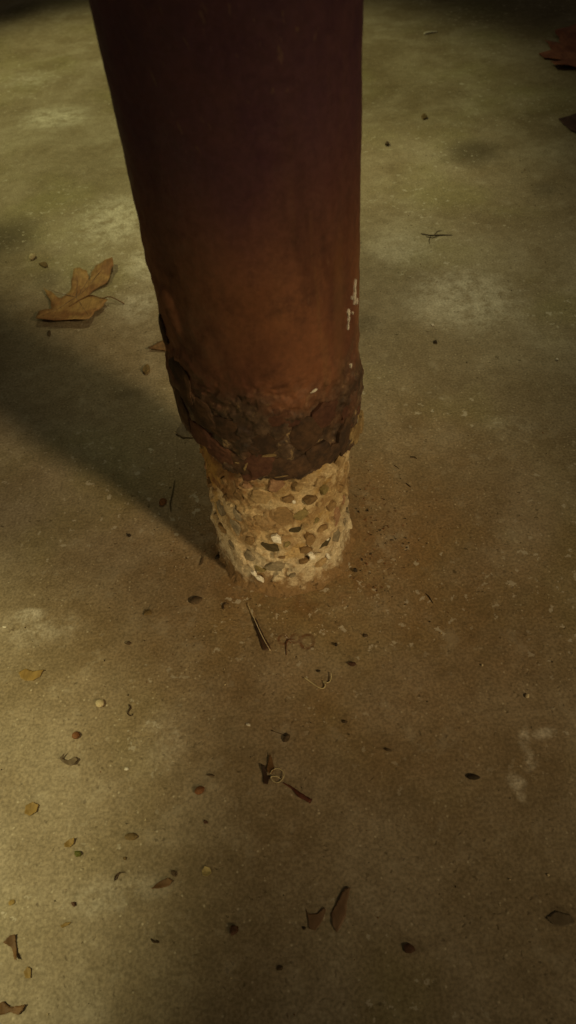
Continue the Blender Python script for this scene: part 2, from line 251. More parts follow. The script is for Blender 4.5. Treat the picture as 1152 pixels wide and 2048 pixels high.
ITEMS = [
('leaf', 'oak_leaf', 'large tan and rust coloured oak leaf with curled lobes lying left of the column', 'leaf', 'leaf_tan', -0.302, 0.5516, [(14.7, -5.7), (50.7, -37.4), (44.2, -52.3), (31.4, -64.6), (26.1, -89.3), (4.7, -88.4), (-17.1, -85.0), (-34.2, -82.3), (-59.6, -75.7), (-59.5, -50.0), (-42.2, -39.6), (-46.7, -17.4), (-64.0, 21.3), (-42.9, 2.5), (-31.1, -9.1), (-18.8, 15.2), (-18.1, 50.8), (-17.6, 68.4), (-6.3, 70.9), (5.5, 61.5), (10.4, 37.3), (20.0, 73.8), (35.5, 86.2), (48.8, 86.9), (52.3, 63.8), (46.7, 31.2), (41.3, 17.8), (26.0, 9.1)], (18, 'stem', [(-315.3, 512.6), (-286.8, 540.3), (-263.3, 525.5), (-247.2, 521.6), (-226.0, 511.4)])),
('leaf', 'oak_leaf', 'blurred dark red leaf with pointed fingers at the right edge, far behind the column', 'leaf', 'leaf_red', 0.7676, 1.3865, [(-63.2, -5.9), (-25.1, 17.0), (-25.8, 71.5), (6.9, 42.2), (10.8, 110.8), (58.3, 126.5), (106.4, 127.7), (98.5, 11.1), (38.3, -95.3), (-10.0, -122.7), (-57.3, -104.8), (-57.4, -74.2), (-19.5, -65.1), (-60.9, -38.7)], (16, '', [])),
('leaf', 'oak_leaf', 'small purplish dark leaf at the right edge, in front of the red fingered leaf', 'leaf', 'leaf_plum', 0.6749, 1.0006, [(-31.7, 26.7), (-6.6, 33.4), (39.5, 55.4), (33.3, -24.1), (-9.6, -61.2), (-24.8, -30.1)], (12, '', [])),
('leaf', 'leaf_fragment', 'brown pointed leaf tip poking out from behind the left side of the column', 'leaf', 'leaf_brown', -0.1411, 0.3898, [(-40.3, -7.0), (-15.1, 15.0), (9.4, 25.1), (40.6, 2.7), (17.9, -20.8), (-12.5, -14.9)], (8, '', [])),
('leaf', 'leaf_fragment', 'greyish torn leaf piece against the left side of the pipe foot', 'leaf', 'leaf_grey', -0.113, 0.1988, [(-21.1, -3.9), (-11.9, 16.6), (6.0, 18.1), (28.0, -0.9), (10.3, -15.9), (-11.3, -14.0)], (6, '', [])),
('leaf', 'leaf_fragment', 'thin ochre leaf scrap lying flat, leftmost below the column', 'leaf', 'leaf_ochre', -0.2802, -0.1508, [(-12.5, 4.2), (-5.6, 7.6), (2.5, 3.8), (14.1, 4.3), (11.0, -3.5), (4.2, -7.4), (-4.4, -6.5), (-9.3, -2.5)], (1.0, '', [])),
('leaf', 'leaf_fragment', 'crumpled grey brown leaf bit with a dark upright hook on the bright floor', 'leaf', 'leaf_grey', -0.2277, -0.248, [(-8.8, 1.8), (-3.2, 7.7), (-5.9, 2.0), (-0.8, 0.0), (6.2, 2.8), (9.5, -0.5), (6.7, -5.6), (0.8, -5.6), (-4.4, -2.6)], (4, '', [])),
('leaf', 'leaf_fragment', 'squarish ochre leaf fragment near the left edge, in the lower left', 'leaf', 'leaf_ochre', -0.2574, -0.2916, [(-5.8, 3.4), (0.3, 6.5), (6.4, 3.2), (5.4, -3.1), (-0.6, -6.2), (-5.6, -3.9)], (1.2, '', [])),
('leaf', 'leaf_fragment', 'brown pointed leaf sliver beside a dark crumb in the lower left', 'leaf', 'leaf_brown', -0.1314, -0.367, [(-10.1, -3.0), (-3.8, 2.1), (4.0, 4.6), (8.4, 1.8), (5.1, -1.9), (-3.6, -3.5)], (3, '', [])),
('leaf', 'leaf_fragment', 'upright dark wedge of leaf close to the lower left edge', 'leaf', 'leaf_brown', -0.2558, -0.4041, [(-8.1, 3.3), (-3.4, 8.1), (0.7, 8.9), (2.3, 1.7), (6.0, -11.0), (3.4, -10.0), (-1.0, -1.0)], (4, '', [])),
('leaf', 'leaf_fragment', 'two lobed brown leaf piece in the bottom left corner', 'leaf', 'leaf_brown', -0.2511, -0.4483, [(-13.4, 3.3), (-5.8, 5.7), (-0.3, 1.5), (6.1, 1.7), (12.8, 2.2), (10.7, -2.0), (7.9, -4.4), (1.1, -1.9), (-5.9, -3.3), (-13.1, -2.8)], (3, '', [])),
('leaf', 'leaf_fragment', 'faint yellow leaf scrap just above the bottom left corner', 'leaf', 'leaf_ochre', -0.2404, -0.4242, [(-3.5, 0.8), (-0.8, 4.5), (2.4, 2.5), (3.0, -3.9), (-1.1, -3.9)], (0.8, '', [])),
('leaf', 'leaf_fragment', 'orange brown leaf tip next to the pale loop of thread', 'leaf', 'leaf_brown', -0.0324, -0.2729, [(-4.0, -1.5), (0.1, 12.2), (2.2, 6.1), (3.5, -3.7), (0.9, -7.2), (-2.8, -5.9)], (2, '', [])),
('leaf', 'leaf_fragment', 'very dark folded leaf piece left of the pale loop of thread', 'leaf', 'leaf_black', -0.0373, -0.2815, [(-4.1, 10.9), (-0.4, 9.6), (1.1, 0.8), (4.7, -1.4), (2.6, -5.0), (1.5, -8.7), (-2.7, -7.3), (-2.7, 1.2)], (3.5, '', [])),
('leaf', 'leaf_fragment', 'long reddish leaf fragment folded upright in the dark foreground', 'leaf', 'leaf_dusk', 0.0195, -0.4001, [(-8.7, -10.5), (-8.7, -2.3), (-1.6, 7.7), (5.4, 16.4), (10.1, 16.0), (5.7, 4.8), (3.6, -4.9), (-0.4, -10.5), (-5.3, -16.7)], (1.2, '', [])),
('leaf', 'leaf_fragment', 'forked dull brown leaf fragment left of the long reddish one', 'leaf', 'leaf_dusk', -0.0027, -0.4035, [(-7.3, 8.1), (-5.6, 2.7), (1.9, 2.0), (8.2, 6.4), (9.7, 4.4), (5.9, -3.6), (-1.0, -10.4), (-5.8, -8.5), (-6.0, -1.1)], (0.8, '', [])),
('leaf', 'leaf_fragment', 'dark leaf scrap out of focus at the right edge of the shaded foreground', 'leaf', 'leaf_shade', 0.1974, -0.4226, [(-11.3, 2.2), (-1.7, 6.5), (8.7, 2.7), (10.8, -3.4), (1.2, -5.5), (-7.7, -2.5)], (0.8, '', [])),
('leaf', 'leaf_fragment', 'small ochre curl of leaf, above a green mossy crumb', 'leaf', 'leaf_ochre', -0.2179, -0.3257, [(-4.5, 0.0), (-1.3, 3.2), (4.5, 4.0), (4.2, -0.7), (0.9, -3.4), (-3.7, -3.0)], (2.5, '', [])),
('leaf', 'leaf_fragment', 'pale yellow crinkled leaf chip right of the brown pointed sliver', 'leaf', 'leaf_pale', -0.0936, -0.3605, [(-4.0, 1.1), (-1.4, 4.5), (3.0, 2.9), (4.7, -1.3), (0.8, -4.2), (-3.1, -3.0)], (2.5, '', [])),
('leaf', 'leaf_fragment', 'narrow ochre leaf sliver below a dark red crumb', 'leaf', 'leaf_ochre', -0.2135, -0.3915, [(-4.3, -0.5), (0.1, 1.8), (4.8, 1.4), (2.1, -0.6), (-2.8, -2.1)], (1.2, '', [])),
('leaf', 'grass_blade', 'dark flat blade of dry grass with a pale spine in front of the column base', 'grass blade', 'leaf_black', -0.0338, -0.1312, [(-8.8, 24.9), (-4.6, 21.3), (1.6, 3.0), (8.2, -12.4), (9.1, -16.7), (1.6, -17.6), (-1.2, -10.1), (-5.8, 7.6)], (1.5, 'spine', [(-47.9, -86.8), (-40.1, -111.0), (-32.5, -133.1), (-25.4, -150.2)])),
('line', 'twig', 'reddish brown thick twig lying in front of the pale loop of thread', 'twig', 'twig_red', [(-0.0217, -0.2896), (-0.0133, -0.2955), (-0.0069, -0.3026), (0.0027, -0.3094)], [0.5, 1.1, 2.1, 2.3], []),
('line', 'thread', 'pale loop of thread between dark leaf bits in the foreground', 'thread', 'thread', [(-0.033, -0.2805), (-0.0309, -0.2774), (-0.0256, -0.276), (-0.021, -0.2793), (-0.0205, -0.2845), (-0.0245, -0.2884), (-0.0296, -0.2879), (-0.0327, -0.2838), (-0.0279, -0.2829), (-0.0234, -0.2857)], [0.35, 0.35, 0.35, 0.35, 0.35, 0.35, 0.35, 0.35, 0.35, 0.35], []),
('line', 'thread', 'thin pale thread with a zigzag end on the floor in front of the column', 'thread', 'thread', [(0.0076, -0.1851), (0.0138, -0.1902), (0.0204, -0.1965), (0.0253, -0.1981), (0.0281, -0.1956), (0.0261, -0.1904), (0.0305, -0.1925), (0.0338, -0.1906), (0.0357, -0.1829)], [0.5, 0.5, 0.5, 0.5, 0.5, 0.5, 0.5, 0.5, 0.5], []),
('line', 'twig', 'branched dark twig on the floor right of the column', 'twig', 'twig_dark', [(0.2835, 0.6386), (0.2991, 0.6291), (0.3163, 0.6276), (0.3347, 0.6243)], [0.8, 0.9, 1.0, 0.5], [[(0.3045, 0.6298), (0.3138, 0.6414), (0.3209, 0.6418)], [(0.2901, 0.6274), (0.3012, 0.6221), (0.3126, 0.6266)], [(0.2991, 0.6291), (0.2927, 0.6138), (0.2925, 0.6041)]]),
('line', 'stick', 'short pale stick in the dark upper right', 'stick', 'white', [(0.4698, 1.5815), (0.4865, 1.588), (0.505, 1.5903)], [2.4, 2.6, 2.2], []),
('line', 'twig', 'hairline twig with a knobbed end, above the pale loop of thread', 'twig', 'twig_dark', [(-0.0295, -0.2373), (-0.0261, -0.2392), (-0.0204, -0.2418), (-0.0158, -0.2453)], [0.7, 0.3, 0.3, 0.3], []),
('line', 'twig', 'short dark sliver of twig, highest of the slivers right of the column base', 'twig', 'twig_dark', [(0.1693, 0.1101), (0.1743, 0.1094), (0.1776, 0.1063)], [0.7, 0.9, 0.4], []),
('line', 'twig', 'tiny thin sliver of twig left of the highest sliver right of the column base', 'twig', 'twig_dark', [(0.1469, 0.0988), (0.1495, 0.0959), (0.1521, 0.092)], [0.4, 0.5, 0.2], []),
('line', 'twig', 'thin dark sliver of twig, lowest of the slivers right of the column base', 'twig', 'twig_dark', [(0.1565, 0.0666), (0.1594, 0.062), (0.1614, 0.0592)], [0.6, 0.7, 0.3], []),
('line', 'twig', 'dark upright streak of dry stem on the floor left of the concrete', 'twig', 'twig_grey', [(-0.1339, 0.1084), (-0.1353, 0.0888), (-0.1379, 0.0699), (-0.1369, 0.0567)], [0.5, 1.1, 1.2, 0.5], []),
('line', 'twig', 'tiny bent dark twig near the bottom, left of a dirt clump', 'twig', 'twig_dark', [(-0.1402, -0.4082), (-0.1376, -0.4106), (-0.1334, -0.411), (-0.136, -0.4093)], [0.5, 0.9, 0.5, 0.3], []),
('line', 'twig', 'short brown thorn of twig right of a branched leaf crumb on the right', 'twig', 'twig_dark', [(0.1497, -0.0974), (0.1522, -0.1017), (0.1549, -0.1104)], [0.4, 0.5, 0.3], []),
('line', 'twig', 'curled dark sliver of twig left of the column foot', 'twig', 'twig_dark', [(-0.0742, -0.0918), (-0.0742, -0.0872), (-0.0713, -0.0849), (-0.068, -0.0859)], [0.9, 1.1, 0.8, 0.3], []),
('line', 'twig', 'dark sinuous bit of stem above a white chip on the bright floor', 'twig', 'twig_dark', [(-0.1725, -0.1958), (-0.1707, -0.1993), (-0.1725, -0.2024), (-0.1728, -0.2056), (-0.1696, -0.208), (-0.1677, -0.2061)], [0.8, 0.9, 0.7, 0.6, 0.4, 0.3], []),
('line', 'twig', 'dark stem rising from the rust coloured loops in front of the column', 'twig', 'twig_rust', [(-0.0089, -0.1561), (-0.0088, -0.1478), (-0.0066, -0.1396), (0.0015, -0.1386)], [0.5, 0.6, 0.6, 0.4], []),
('seed', 'seed', 'dark oval seed on the floor just left of the column foot', 'seed', 'dark', -0.1043, -0.0778, 14.4, 9.5, 12, 0.5, 0),
('seed', 'seed', 'pale ridged round seed hull on the bright floor', 'seed', 'pale', -0.2019, -0.1917, 8.8, 9.3, 53, 0.5, 0),
('seed', 'seed', 'round reddish brown seed, above a crumpled grey leaf bit', 'seed', 'redbrown', -0.2229, -0.2237, 8.1, 7.7, -6, 0.6, 0),
('seed', 'seed', 'smooth brown oval seed with a dark rim, in the lower left', 'seed', 'brown', -0.1617, -0.3251, 12.4, 6.5, -5, 0.45, 0),
('seed', 'seed', 'plump brown bud lying at the edge of the shade', 'bud', 'redbrown', -0.0997, -0.2896, 10.0, 7.2, 20, 0.7, 0),
('seed', 'seed', 'black oval seed alone in the dark floor on the right', 'seed', 'black', 0.1543, -0.3013, 12.2, 5.1, -9, 0.6, 0),
('hull', 'seed_hull', 'curved crescent seed hull standing on its edge in the lower left', 'seed hull', 'dark', -0.1711, -0.3569, 12.7, 5.5, 36, 0.6, 0),
('crumb', 'crumb', 'soft brown dirt clump left of and below the dark oval seed', 'crumb', 'brown', -0.1578, -0.0876, 10.2, 7.8, -6, 0.35, 0),
('crumb', 'crumb', 'small dark crumb on the bright floor above the pale ridged seed', 'crumb', 'dark', -0.1777, -0.124, 5.5, 4.9, -6, 0.6, 0),
('crumb', 'crumb', 'dark red crumb at the edge of the shade, below the plump bud', 'crumb', 'redblack', -0.0941, -0.3182, 5.2, 3.4, -33, 0.7, 0),
('crumb', 'crumb', 'angular dark chip of bark above the plump bud', 'bark chip', 'dark', -0.0897, -0.276, 7.8, 2.8, -15, 0.6, 0),
('crumb', 'crumb', 'green mossy crumb in the lower left', 'crumb', 'moss', -0.2087, -0.3354, 7.7, 5.2, -23, 0.6, 0),
('crumb', 'crumb', 'tiny brown crumb above the crescent seed hull', 'crumb', 'brown', -0.1664, -0.343, 4.1, 3.3, -5, 0.6, 0),
('crumb', 'crumb', 'dark double crumb touching the tip of the brown pointed leaf sliver', 'crumb', 'dark', -0.1222, -0.3592, 7.2, 4.3, -36, 0.6, 0),
('crumb', 'crumb', 'dark red crumb near the left edge, below the crescent seed hull', 'crumb', 'redblack', -0.2081, -0.376, 5.4, 3.4, -46, 0.7, 0),
('crumb', 'crumb', 'blurry ochre dirt spot by the left edge, above the dark leaf wedge', 'crumb', 'ochre', -0.2627, -0.3701, 6.2, 5.1, -5, 0.25, 0),
('crumb', 'crumb', 'large dark dirt clump at the edge of the shade near the bottom', 'crumb', 'redblack', -0.0713, -0.4081, 8.6, 7.9, -59, 0.6, 0),
('crumb', 'crumb', 'lumpy dark crumb, larger one above the pale loop of thread', 'crumb', 'dark', -0.0149, -0.2474, 9.3, 6.0, 46, 0.6, 0),
('crumb', 'crumb', 'dark beetle like pebble right of the pale zigzag thread', 'pebble', 'redblack', 0.0579, -0.1744, 8.8, 5.1, -28, 0.7, 0),
('crumb', 'crumb', 'small black pebble above the beetle like one', 'pebble', 'black', 0.044, -0.1505, 4.2, 4.2, -6, 0.8, 0),
('crumb', 'crumb', 'tiniest black grain above the pale zigzag thread', 'pebble', 'black', 0.0227, -0.1781, 4.7, 2.8, -17, 0.6, 0),
('crumb', 'crumb', 'dark speck with a thin tail right of the column foot', 'crumb', 'dark', 0.0764, -0.1425, 6.9, 4.3, -18, 0.5, 0),
('crumb', 'crumb', 'black crumb on the rust stain at the right of the column foot', 'crumb', 'black', 0.0764, -0.0577, 5.8, 5.4, -31, 0.8, 0),
('crumb', 'crumb', 'black crumb on the rust stain at the left of the column foot', 'crumb', 'black', -0.0795, -0.0201, 8.3, 6.0, 53, 0.7, 0),
('crumb', 'crumb', 'dark smear of dirt left of the black crumb at the left of the column foot', 'crumb', 'dark', -0.0983, -0.023, 12.4, 4.3, 73, 0.3, 0),
('crumb', 'crumb', 'rusty brown clump beside the dark streak of dry stem', 'crumb', 'redbrown', -0.148, 0.0728, 11.4, 11.5, -7, 0.5, 0),
('crumb', 'crumb', 'small black crumb below the rusty clump, left of the concrete', 'crumb', 'black', -0.1857, 0.0248, 4.3, 4.6, -7, 0.8, 0),
('crumb', 'crumb', 'black crumb alone on the lit floor right of the pipe', 'crumb', 'black', 0.2473, 0.3374, 8.6, 6.7, -40, 0.7, 0),
('crumb', 'crumb', 'dull brown spot of dirt in the far right floor, above the branched twig', 'crumb', 'brown', 0.3769, 1.0975, 14.8, 24.8, -13, 0.3, 0),
('crumb', 'crumb', 'small dark crumb in the far floor close to the pipe edge', 'crumb', 'dark', 0.2799, 0.9882, 9.1, 15.8, -12, 0.5, 0),
('crumb', 'crumb', 'dark blotchy crumb left of the pipe, below the pointed leaf tip', 'crumb', 'brown', -0.1798, 0.3362, 13.6, 20.6, -8, 0.25, 0),
('crumb', 'crumb', 'small dark crumb high on the shaded right floor', 'crumb', 'dark', 0.0435, -0.2364, 4.4, 4.1, -6, 0.7, 0),
('crumb', 'crumb', 'dark dirt crumb in the right shade, above the black oval seed', 'crumb', 'dark', 0.0798, -0.2678, 7.5, 4.0, -16, 0.4, 0),
('crumb', 'crumb', 'soft dark red dirt clump near the bottom, right of the long reddish leaf', 'crumb', 'redblack', 0.0709, -0.4331, 10.5, 7.8, -5, 0.35, 0),
('crumb', 'crumb', 'small dark crumb near the bottom, below the forked leaf fragment', 'crumb', 'dark', -0.0344, -0.4381, 5.5, 3.9, 13, 0.5, 0),
('crumb', 'crumb', 'tiny black crumb left of the forked leaf fragment', 'crumb', 'black', -0.0126, -0.4109, 3.7, 2.9, -5, 0.5, 0),
('crumb', 'crumb', 'brown scab of dirt below the left end of the large oak leaf', 'crumb', 'dark', -0.3415, 0.4502, 16.4, 6.9, -77, 0.4, 0),
('crumb', 'crumb', 'dark dirt scab above and left of the large oak leaf', 'crumb', 'brown', -0.3778, 0.6534, 21.0, 14.8, -37, 0.25, 0),
('chip', 'paint_chip', 'white flat chip below the dark sinuous stem on the bright floor', 'chip', 'white', -0.1705, -0.262, 5.9, 3.3, -10, 0.4, 0),
('chip', 'paint_chip', 'white chip in the middle of the floor, left of the lumpy dark crumb', 'chip', 'white', -0.0518, -0.2294, 6.2, 3.5, -41, 0.5, 0),
('chip', 'paint_chip', 'pale square chip in the dark floor on the right, above a chalky patch', 'chip', 'pale', 0.225, -0.2269, 5.1, 5.6, -41, 0.4, 0),
('chip', 'paint_chip', 'tiny white chip in the right shade, left of and above the pale square one', 'chip', 'pale', 0.1893, -0.1895, 3.7, 3.3, -75, 0.5, 0),
('chip', 'paint_chip', 'white chip on the lit floor near the right edge', 'chip', 'white', 0.4078, 0.2722, 5.4, 6.8, -25, 0.5, 0),
('chip', 'paint_chip', 'blurred pale pebble above the large oak leaf', 'pebble', 'pale', -0.4005, 0.6816, 13.0, 19.4, -10, 0.5, 0),
('chip', 'paint_chip', 'tiny pale chip by the left edge, above the thin ochre leaf scrap', 'chip', 'white', -0.3183, -0.0879, 5.9, 3.1, -12, 0.4, 0),
('chip', 'paint_chip', 'tiny white chip right of the pipe, above the black crumb', 'chip', 'white', 0.2518, 0.3785, 6.0, 6.2, -9, 0.5, 0),
('chip', 'paint_chip', 'pale grain in the dark floor near the lower right corner', 'chip', 'pale', 0.1973, -0.3887, 3.3, 2.7, -5, 0.5, 0)]

# ------------------------------------------------------------------ object helpers
def prop(o, label=None, cat=None, group=None, kind=None):
    for k, v in (('label', label), ('category', cat), ('group', group), ('kind', kind)):
        if v: o[k] = v
    return o
def link(name, me, m, parent=None, loc=(0, 0, 0), rot=(0, 0, 0)):
    o = bpy.data.objects.new(name, me); COL.objects.link(o)
    if me is not None and m is not None and not me.materials: me.materials.append(m)
    o.location = loc; o.rotation_euler = rot
    if parent: o.parent = parent
    return o
def empty(name, loc, label, cat, group=None, rz=0):
    o = bpy.data.objects.new(name, None); COL.objects.link(o); o.empty_display_size = .02
    o.location = loc; o.rotation_euler = (0, 0, rz)
    return prop(o, label, cat, group)
def mesh(name, V, F, smooth=True):
    me = bpy.data.meshes.new(name); me.from_pydata([tuple(v) for v in V], [], [tuple(f) for f in F]); me.update()
    if smooth: me.polygons.foreach_set('use_smooth', [True] * len(me.polygons))
    return me
def gridmesh(name, P, wrap=True, smooth=True):
    """P: rows x cols x 3, columns wrap around"""
    nr, nc = P.shape[:2]; me = bpy.data.meshes.new(name)
    idx = np.arange(nr * nc).reshape(nr, nc)
    a = idx[:-1]; b = np.roll(a, -1, 1); c = np.roll(idx[1:], -1, 1); d = idx[1:]
    if not wrap: a, b, c, d = a[:, :-1], b[:, :-1], c[:, :-1], d[:, :-1]
    q = np.stack([a, b, c, d], -1).reshape(-1, 4)
    me.vertices.add(nr * nc); me.vertices.foreach_set('co', P.reshape(-1).astype(np.float32))
    me.loops.add(q.size); me.loops.foreach_set('vertex_index', q.reshape(-1).astype(np.int32))
    me.polygons.add(len(q)); me.polygons.foreach_set('loop_start', np.arange(0, q.size, 4, dtype=np.int32))
    me.polygons.foreach_set('loop_total', np.full(len(q), 4, dtype=np.int32))
    me.update(calc_edges=True); me.validate()
    if smooth: me.polygons.foreach_set('use_smooth', [True] * len(me.polygons))
    return me
def tube(pts, rad, n=7, flat=1.0):
    pts = [Vector(p) for p in pts]; V = []; F = []
    for i, p in enumerate(pts):
        t = (pts[min(i + 1, len(pts) - 1)] - pts[max(i - 1, 0)]).normalized()
        s = t.cross(Vector((0, 0, 1)))
        s = s.normalized() if s.length > 1e-6 else Vector((1, 0, 0))
        u = s.cross(t)
        for k in range(n):
            a = 2 * math.pi * k / n
            V.append(p + (s * math.cos(a) + u * math.sin(a) * flat) * rad[i])
    for i in range(len(pts) - 1):
        for k in range(n):
            F.append((i * n + k, i * n + (k + 1) % n, (i + 1) * n + (k + 1) % n, (i + 1) * n + k))
    F.append(tuple(range(n))[::-1]); F.append(tuple((len(pts) - 1) * n + k for k in range(n)))
    return V, F
def smoothpath(pts, rad, sub=4):
    P = [np.array(p, float) for p in pts]; out = []; rr = []
    for i in range(len(P) - 1):
        p0, p1, p2, p3 = P[max(i - 1, 0)], P[i], P[i + 1], P[min(i + 2, len(P) - 1)]
        for k in range(sub):
            t = k / sub
            out.append(.5 * (2 * p1 + (p2 - p0) * t + (2 * p0 - 5 * p1 + 4 * p2 - p3) * t * t + (3 * p1 - p0 - 3 * p2 + p3) * t ** 3))
            rr.append(rad[i] * (1 - t) + rad[i + 1] * t)
    out.append(P[-1]); rr.append(rad[-1]); return out, rr

# ------------------------------------------------------------------ the floor
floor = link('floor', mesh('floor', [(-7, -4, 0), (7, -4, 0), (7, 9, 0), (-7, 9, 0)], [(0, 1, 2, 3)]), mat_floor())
prop(floor, 'worn concrete floor stained by rust around the column foot', kind='structure')

# ------------------------------------------------------------------ the column
column = empty('steel_post', (0, 0, 0), 'rusted round steel column corroded away at its foot, showing a concrete core', 'post')
RP, RCORE = .084, .0765
AZ = [-180, -148, -139, -133, -124, -117, -107, -98, -88, -76, -61, -52, -46, -38, -31, -22, -12, 10, 60, 120, 180]
RZ = [.214, .214, .209, .207, .199, .195, .1915, .1925, .1895, .188, .1905, .192, .189, .182, .178, .172, .170, .178, .188, .200, .214]
def rim(th):
    a = (np.degrees(th) + 180) % 360 - 180
    return np.interp(a, AZ, RZ)
NA = 480
th = np.linspace(-math.pi, math.pi, NA, endpoint=False)
circ = np.stack([np.cos(th), np.sin(th), 0 * th], -1)
jag = (fbm(circ * RP, 90, 4, 5) - .5) * .014 + (fbm(circ * RP, 300, 2, 9) - .5) * .008
zb = rim(th) + jag
hrow = np.concatenate([np.linspace(0, .12, 96), np.linspace(.1215, .5, 150)[1:], np.linspace(.52, 2.2, 40)])
TH, H = np.meshgrid(th, hrow)
Z = zb[None, :] * np.clip(1 - H / .3, 0, 1) + .2 * (1 - np.clip(1 - H / .3, 0, 1)) + H
P0 = np.stack([np.cos(TH) * RP, np.sin(TH) * RP, Z], -1)
f1 = fbm(P0, 26, 4, 21); f2 = fbm(P0, 75, 4, 31); f3 = fbm(P0, 210, 3, 41); f4 = fbm(P0, 12, 3, 51)
scal = sstep(.135, .06, H - (f4 - .5) * .10)              # heavy scale near the foot
terr = np.floor((f1 * .6 + f2 * .4) * 9 + .0) / 9 + .35 * (((f1 * .6 + f2 * .4) * 9) % 1) ** 3 / 9
d = scal * ((terr - .5) * .0145 + (f2 - .5) * .0030 + (f3 - .5) * .0022 + .0016 * np.exp(-((H - .06) / .05) ** 2))
d += (1 - scal) * ((f2 - .5) * .0009 + (f3 - .5) * .0005 + (f4 - .5) * .0012)
azd = np.degrees(TH)
left = np.exp(-((azd + 158) / 22) ** 2)
d += left * .0065 * sstep(.52, .68, fbm(P0, 22, 3, 77)) * sstep(.17, .10, np.abs(Z - .25))
d += left * .0025 * np.exp(-((Z - .275) / .025) ** 2)
right = np.exp(-((azd + 8) / 25) ** 2)
d += right * .0035 * np.exp(-((Z - .245) / .022) ** 2)
d -= scal * .0045 * np.exp(-(H / .006) ** 2)                 # edge eaten thin
RR = RP + d
outer = np.stack([np.cos(TH) * RR, np.sin(TH) * RR, Z], -1)
inn = []
for k, (dr, dh) in enumerate(((.0030, -.0006), (.0058, .001), (.0066, .02), (.0068, .08))):
    r = RP - dr + (0 if k else 0) ; inn.append(np.stack([np.cos(th) * r, np.sin(th) * r, zb + dh], -1))
full = np.concatenate([np.stack(inn[::-1], 0), outer], 0)
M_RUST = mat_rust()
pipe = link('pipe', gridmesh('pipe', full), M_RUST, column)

# curved plates of scale lifting off the pipe foot
M_SCALE = [mat_grain('dark_scale', (.045, .028, .020), (.11, .060, .034), 60, .85, .3, .6),
           mat_grain('red_scale', (.080, .034, .024), (.125, .058, .036), 60, .85, .3, .6),
           mat_grain('tan_scale', (.20, .13, .06), (.34, .25, .12), 70, .85, .3, .6)]
def plate(az, z, wdt, hgt, off, m, rot=0, seed=0, tilt=.12, thick=.0022):
    rr = random.Random(seed); n = 13; out = []
    for k in range(n):
        a = 2 * math.pi * k / n; q = .72 + .38 * rr.random()
        u, v = math.cos(a) * wdt / 2 * q, math.sin(a) * hgt / 2 * q
        out.append((u * math.cos(rot) - v * math.sin(rot), u * math.sin(rot) + v * math.cos(rot)))
    V = []; F = []
    def put(u, v, o):
        A = R(az) + u / RP; r = RP + off + o + tilt * (-v)
        return Vector((math.cos(A) * r, math.sin(A) * r, z + v))
    rings = ((1.0, -.0016), (1.0, thick * .55), (.80, thick), (.4, thick * 1.15))
    for s, o in rings:
        for (u, v) in out: V.append(put(u * s, v * s, o + (rr.random() - .5) * .0006))
    for k in range(len(rings) - 1):
        for i in range(n): F.append((k * n + i, k * n + (i + 1) % n, (k + 1) * n + (i + 1) % n, (k + 1) * n + i))
    V.append(put(0, 0, thick * 1.2)); c = len(V) - 1; b = (len(rings) - 1) * n
    for i in range(n): F.append((b + i, b + (i + 1) % n, c))
    return link('rust_flake', mesh('rust_flake', V, F, False), m, pipe)
fl = [(-150, .285, .040, .050, .0028, 0), (-158, .248, .036, .052, .0035, 0), (-163, .325, .020, .030, .0018, 0), (-140, .232, .034, .030, .0022, 1),
      (-126, .222, .036, .028, .0018, 1), (-112, .213, .034, .026, .0016, 0), (-100, .216, .030, .034, .0020, 1), (-88, .209, .036, .030, .0018, 0),
      (-74, .207, .036, .028, .0022, 0), (-62, .212, .030, .034, .0024, 0), (-52, .203, .026, .024, .0020, 0), (-96, .240, .044, .026, .0014, 0),
      (-70, .244, .040, .036, .0016, 0), (-56, .256, .030, .030, .0014, 1), (-40, .214, .020, .044, .0024, 0), (-24, .196, .020, .030, .0030, 2),
      (-13, .193, .024, .026, .0050, 2), (-32, .203, .012, .020, .0026, 2), (-18, .222, .020, .024, .0020, 1), (-8, .245, .022, .036, .0028, 0),
      (-118, .252, .040, .030, .0012, 0), (-134, .262, .032, .034, .0016, 0), (-84, .268, .038, .022, .0010, 1), (-36, .245, .024, .030, .0012, 1),
      (-107, .198, .020, .012, .0010, 1), (30, .215, .04, .04, .002, 0), (70, .225, .045, .04, .002, 1), (115, .23, .04, .04, .002, 0), (150, .24, .045, .05, .002, 0)]
for i, (a, z, ww, hh, of, mi) in enumerate(fl):
    plate(a, z, ww, hh, of - .0012, M_SCALE[mi], RND.uniform(-.6, .6), 100 + i, RND.uniform(.0, .09))

# white splashes of old paint
M_WHITE = mat_grain('old_white_paint', (.70, .66, .56), (.86, .83, .76), 150, .7, .3)
def fleck(az, z, wdt, hgt, lean, seed, radius=RP, parent=None, off=.0007, thick=.0006, m=None, name='paint_fleck'):
    rr = random.Random(seed); n = 13 if hgt > 2.2 * wdt else 5; V = []; F = []
    out = [((math.cos(2 * math.pi * k / n)) * wdt / 2 * (.55 + .8 * rr.random()), math.sin(2 * math.pi * k / n) * hgt / 2 * (.7 + .5 * rr.random())) for k in range(n)]
    for o, s in ((-.002, 1.0), (thick * .6, 1.0), (thick, .6)):
        for (u, v) in out:
            u2 = u * s + lean * v * s; A = R(az) + u2 / radius; r = radius + off + o
            V.append((math.cos(A) * r, math.sin(A) * r, z + v * s))
    for k in range(2):
        for i in range(n): F.append((k * n + i, k * n + (i + 1) % n, (k + 1) * n + (i + 1) % n, (k + 1) * n + i))
    F.append(tuple(2 * n + i for i in range(n)))
    return link(name, mesh(name, V, F, False), m or M_WHITE, parent or pipe)
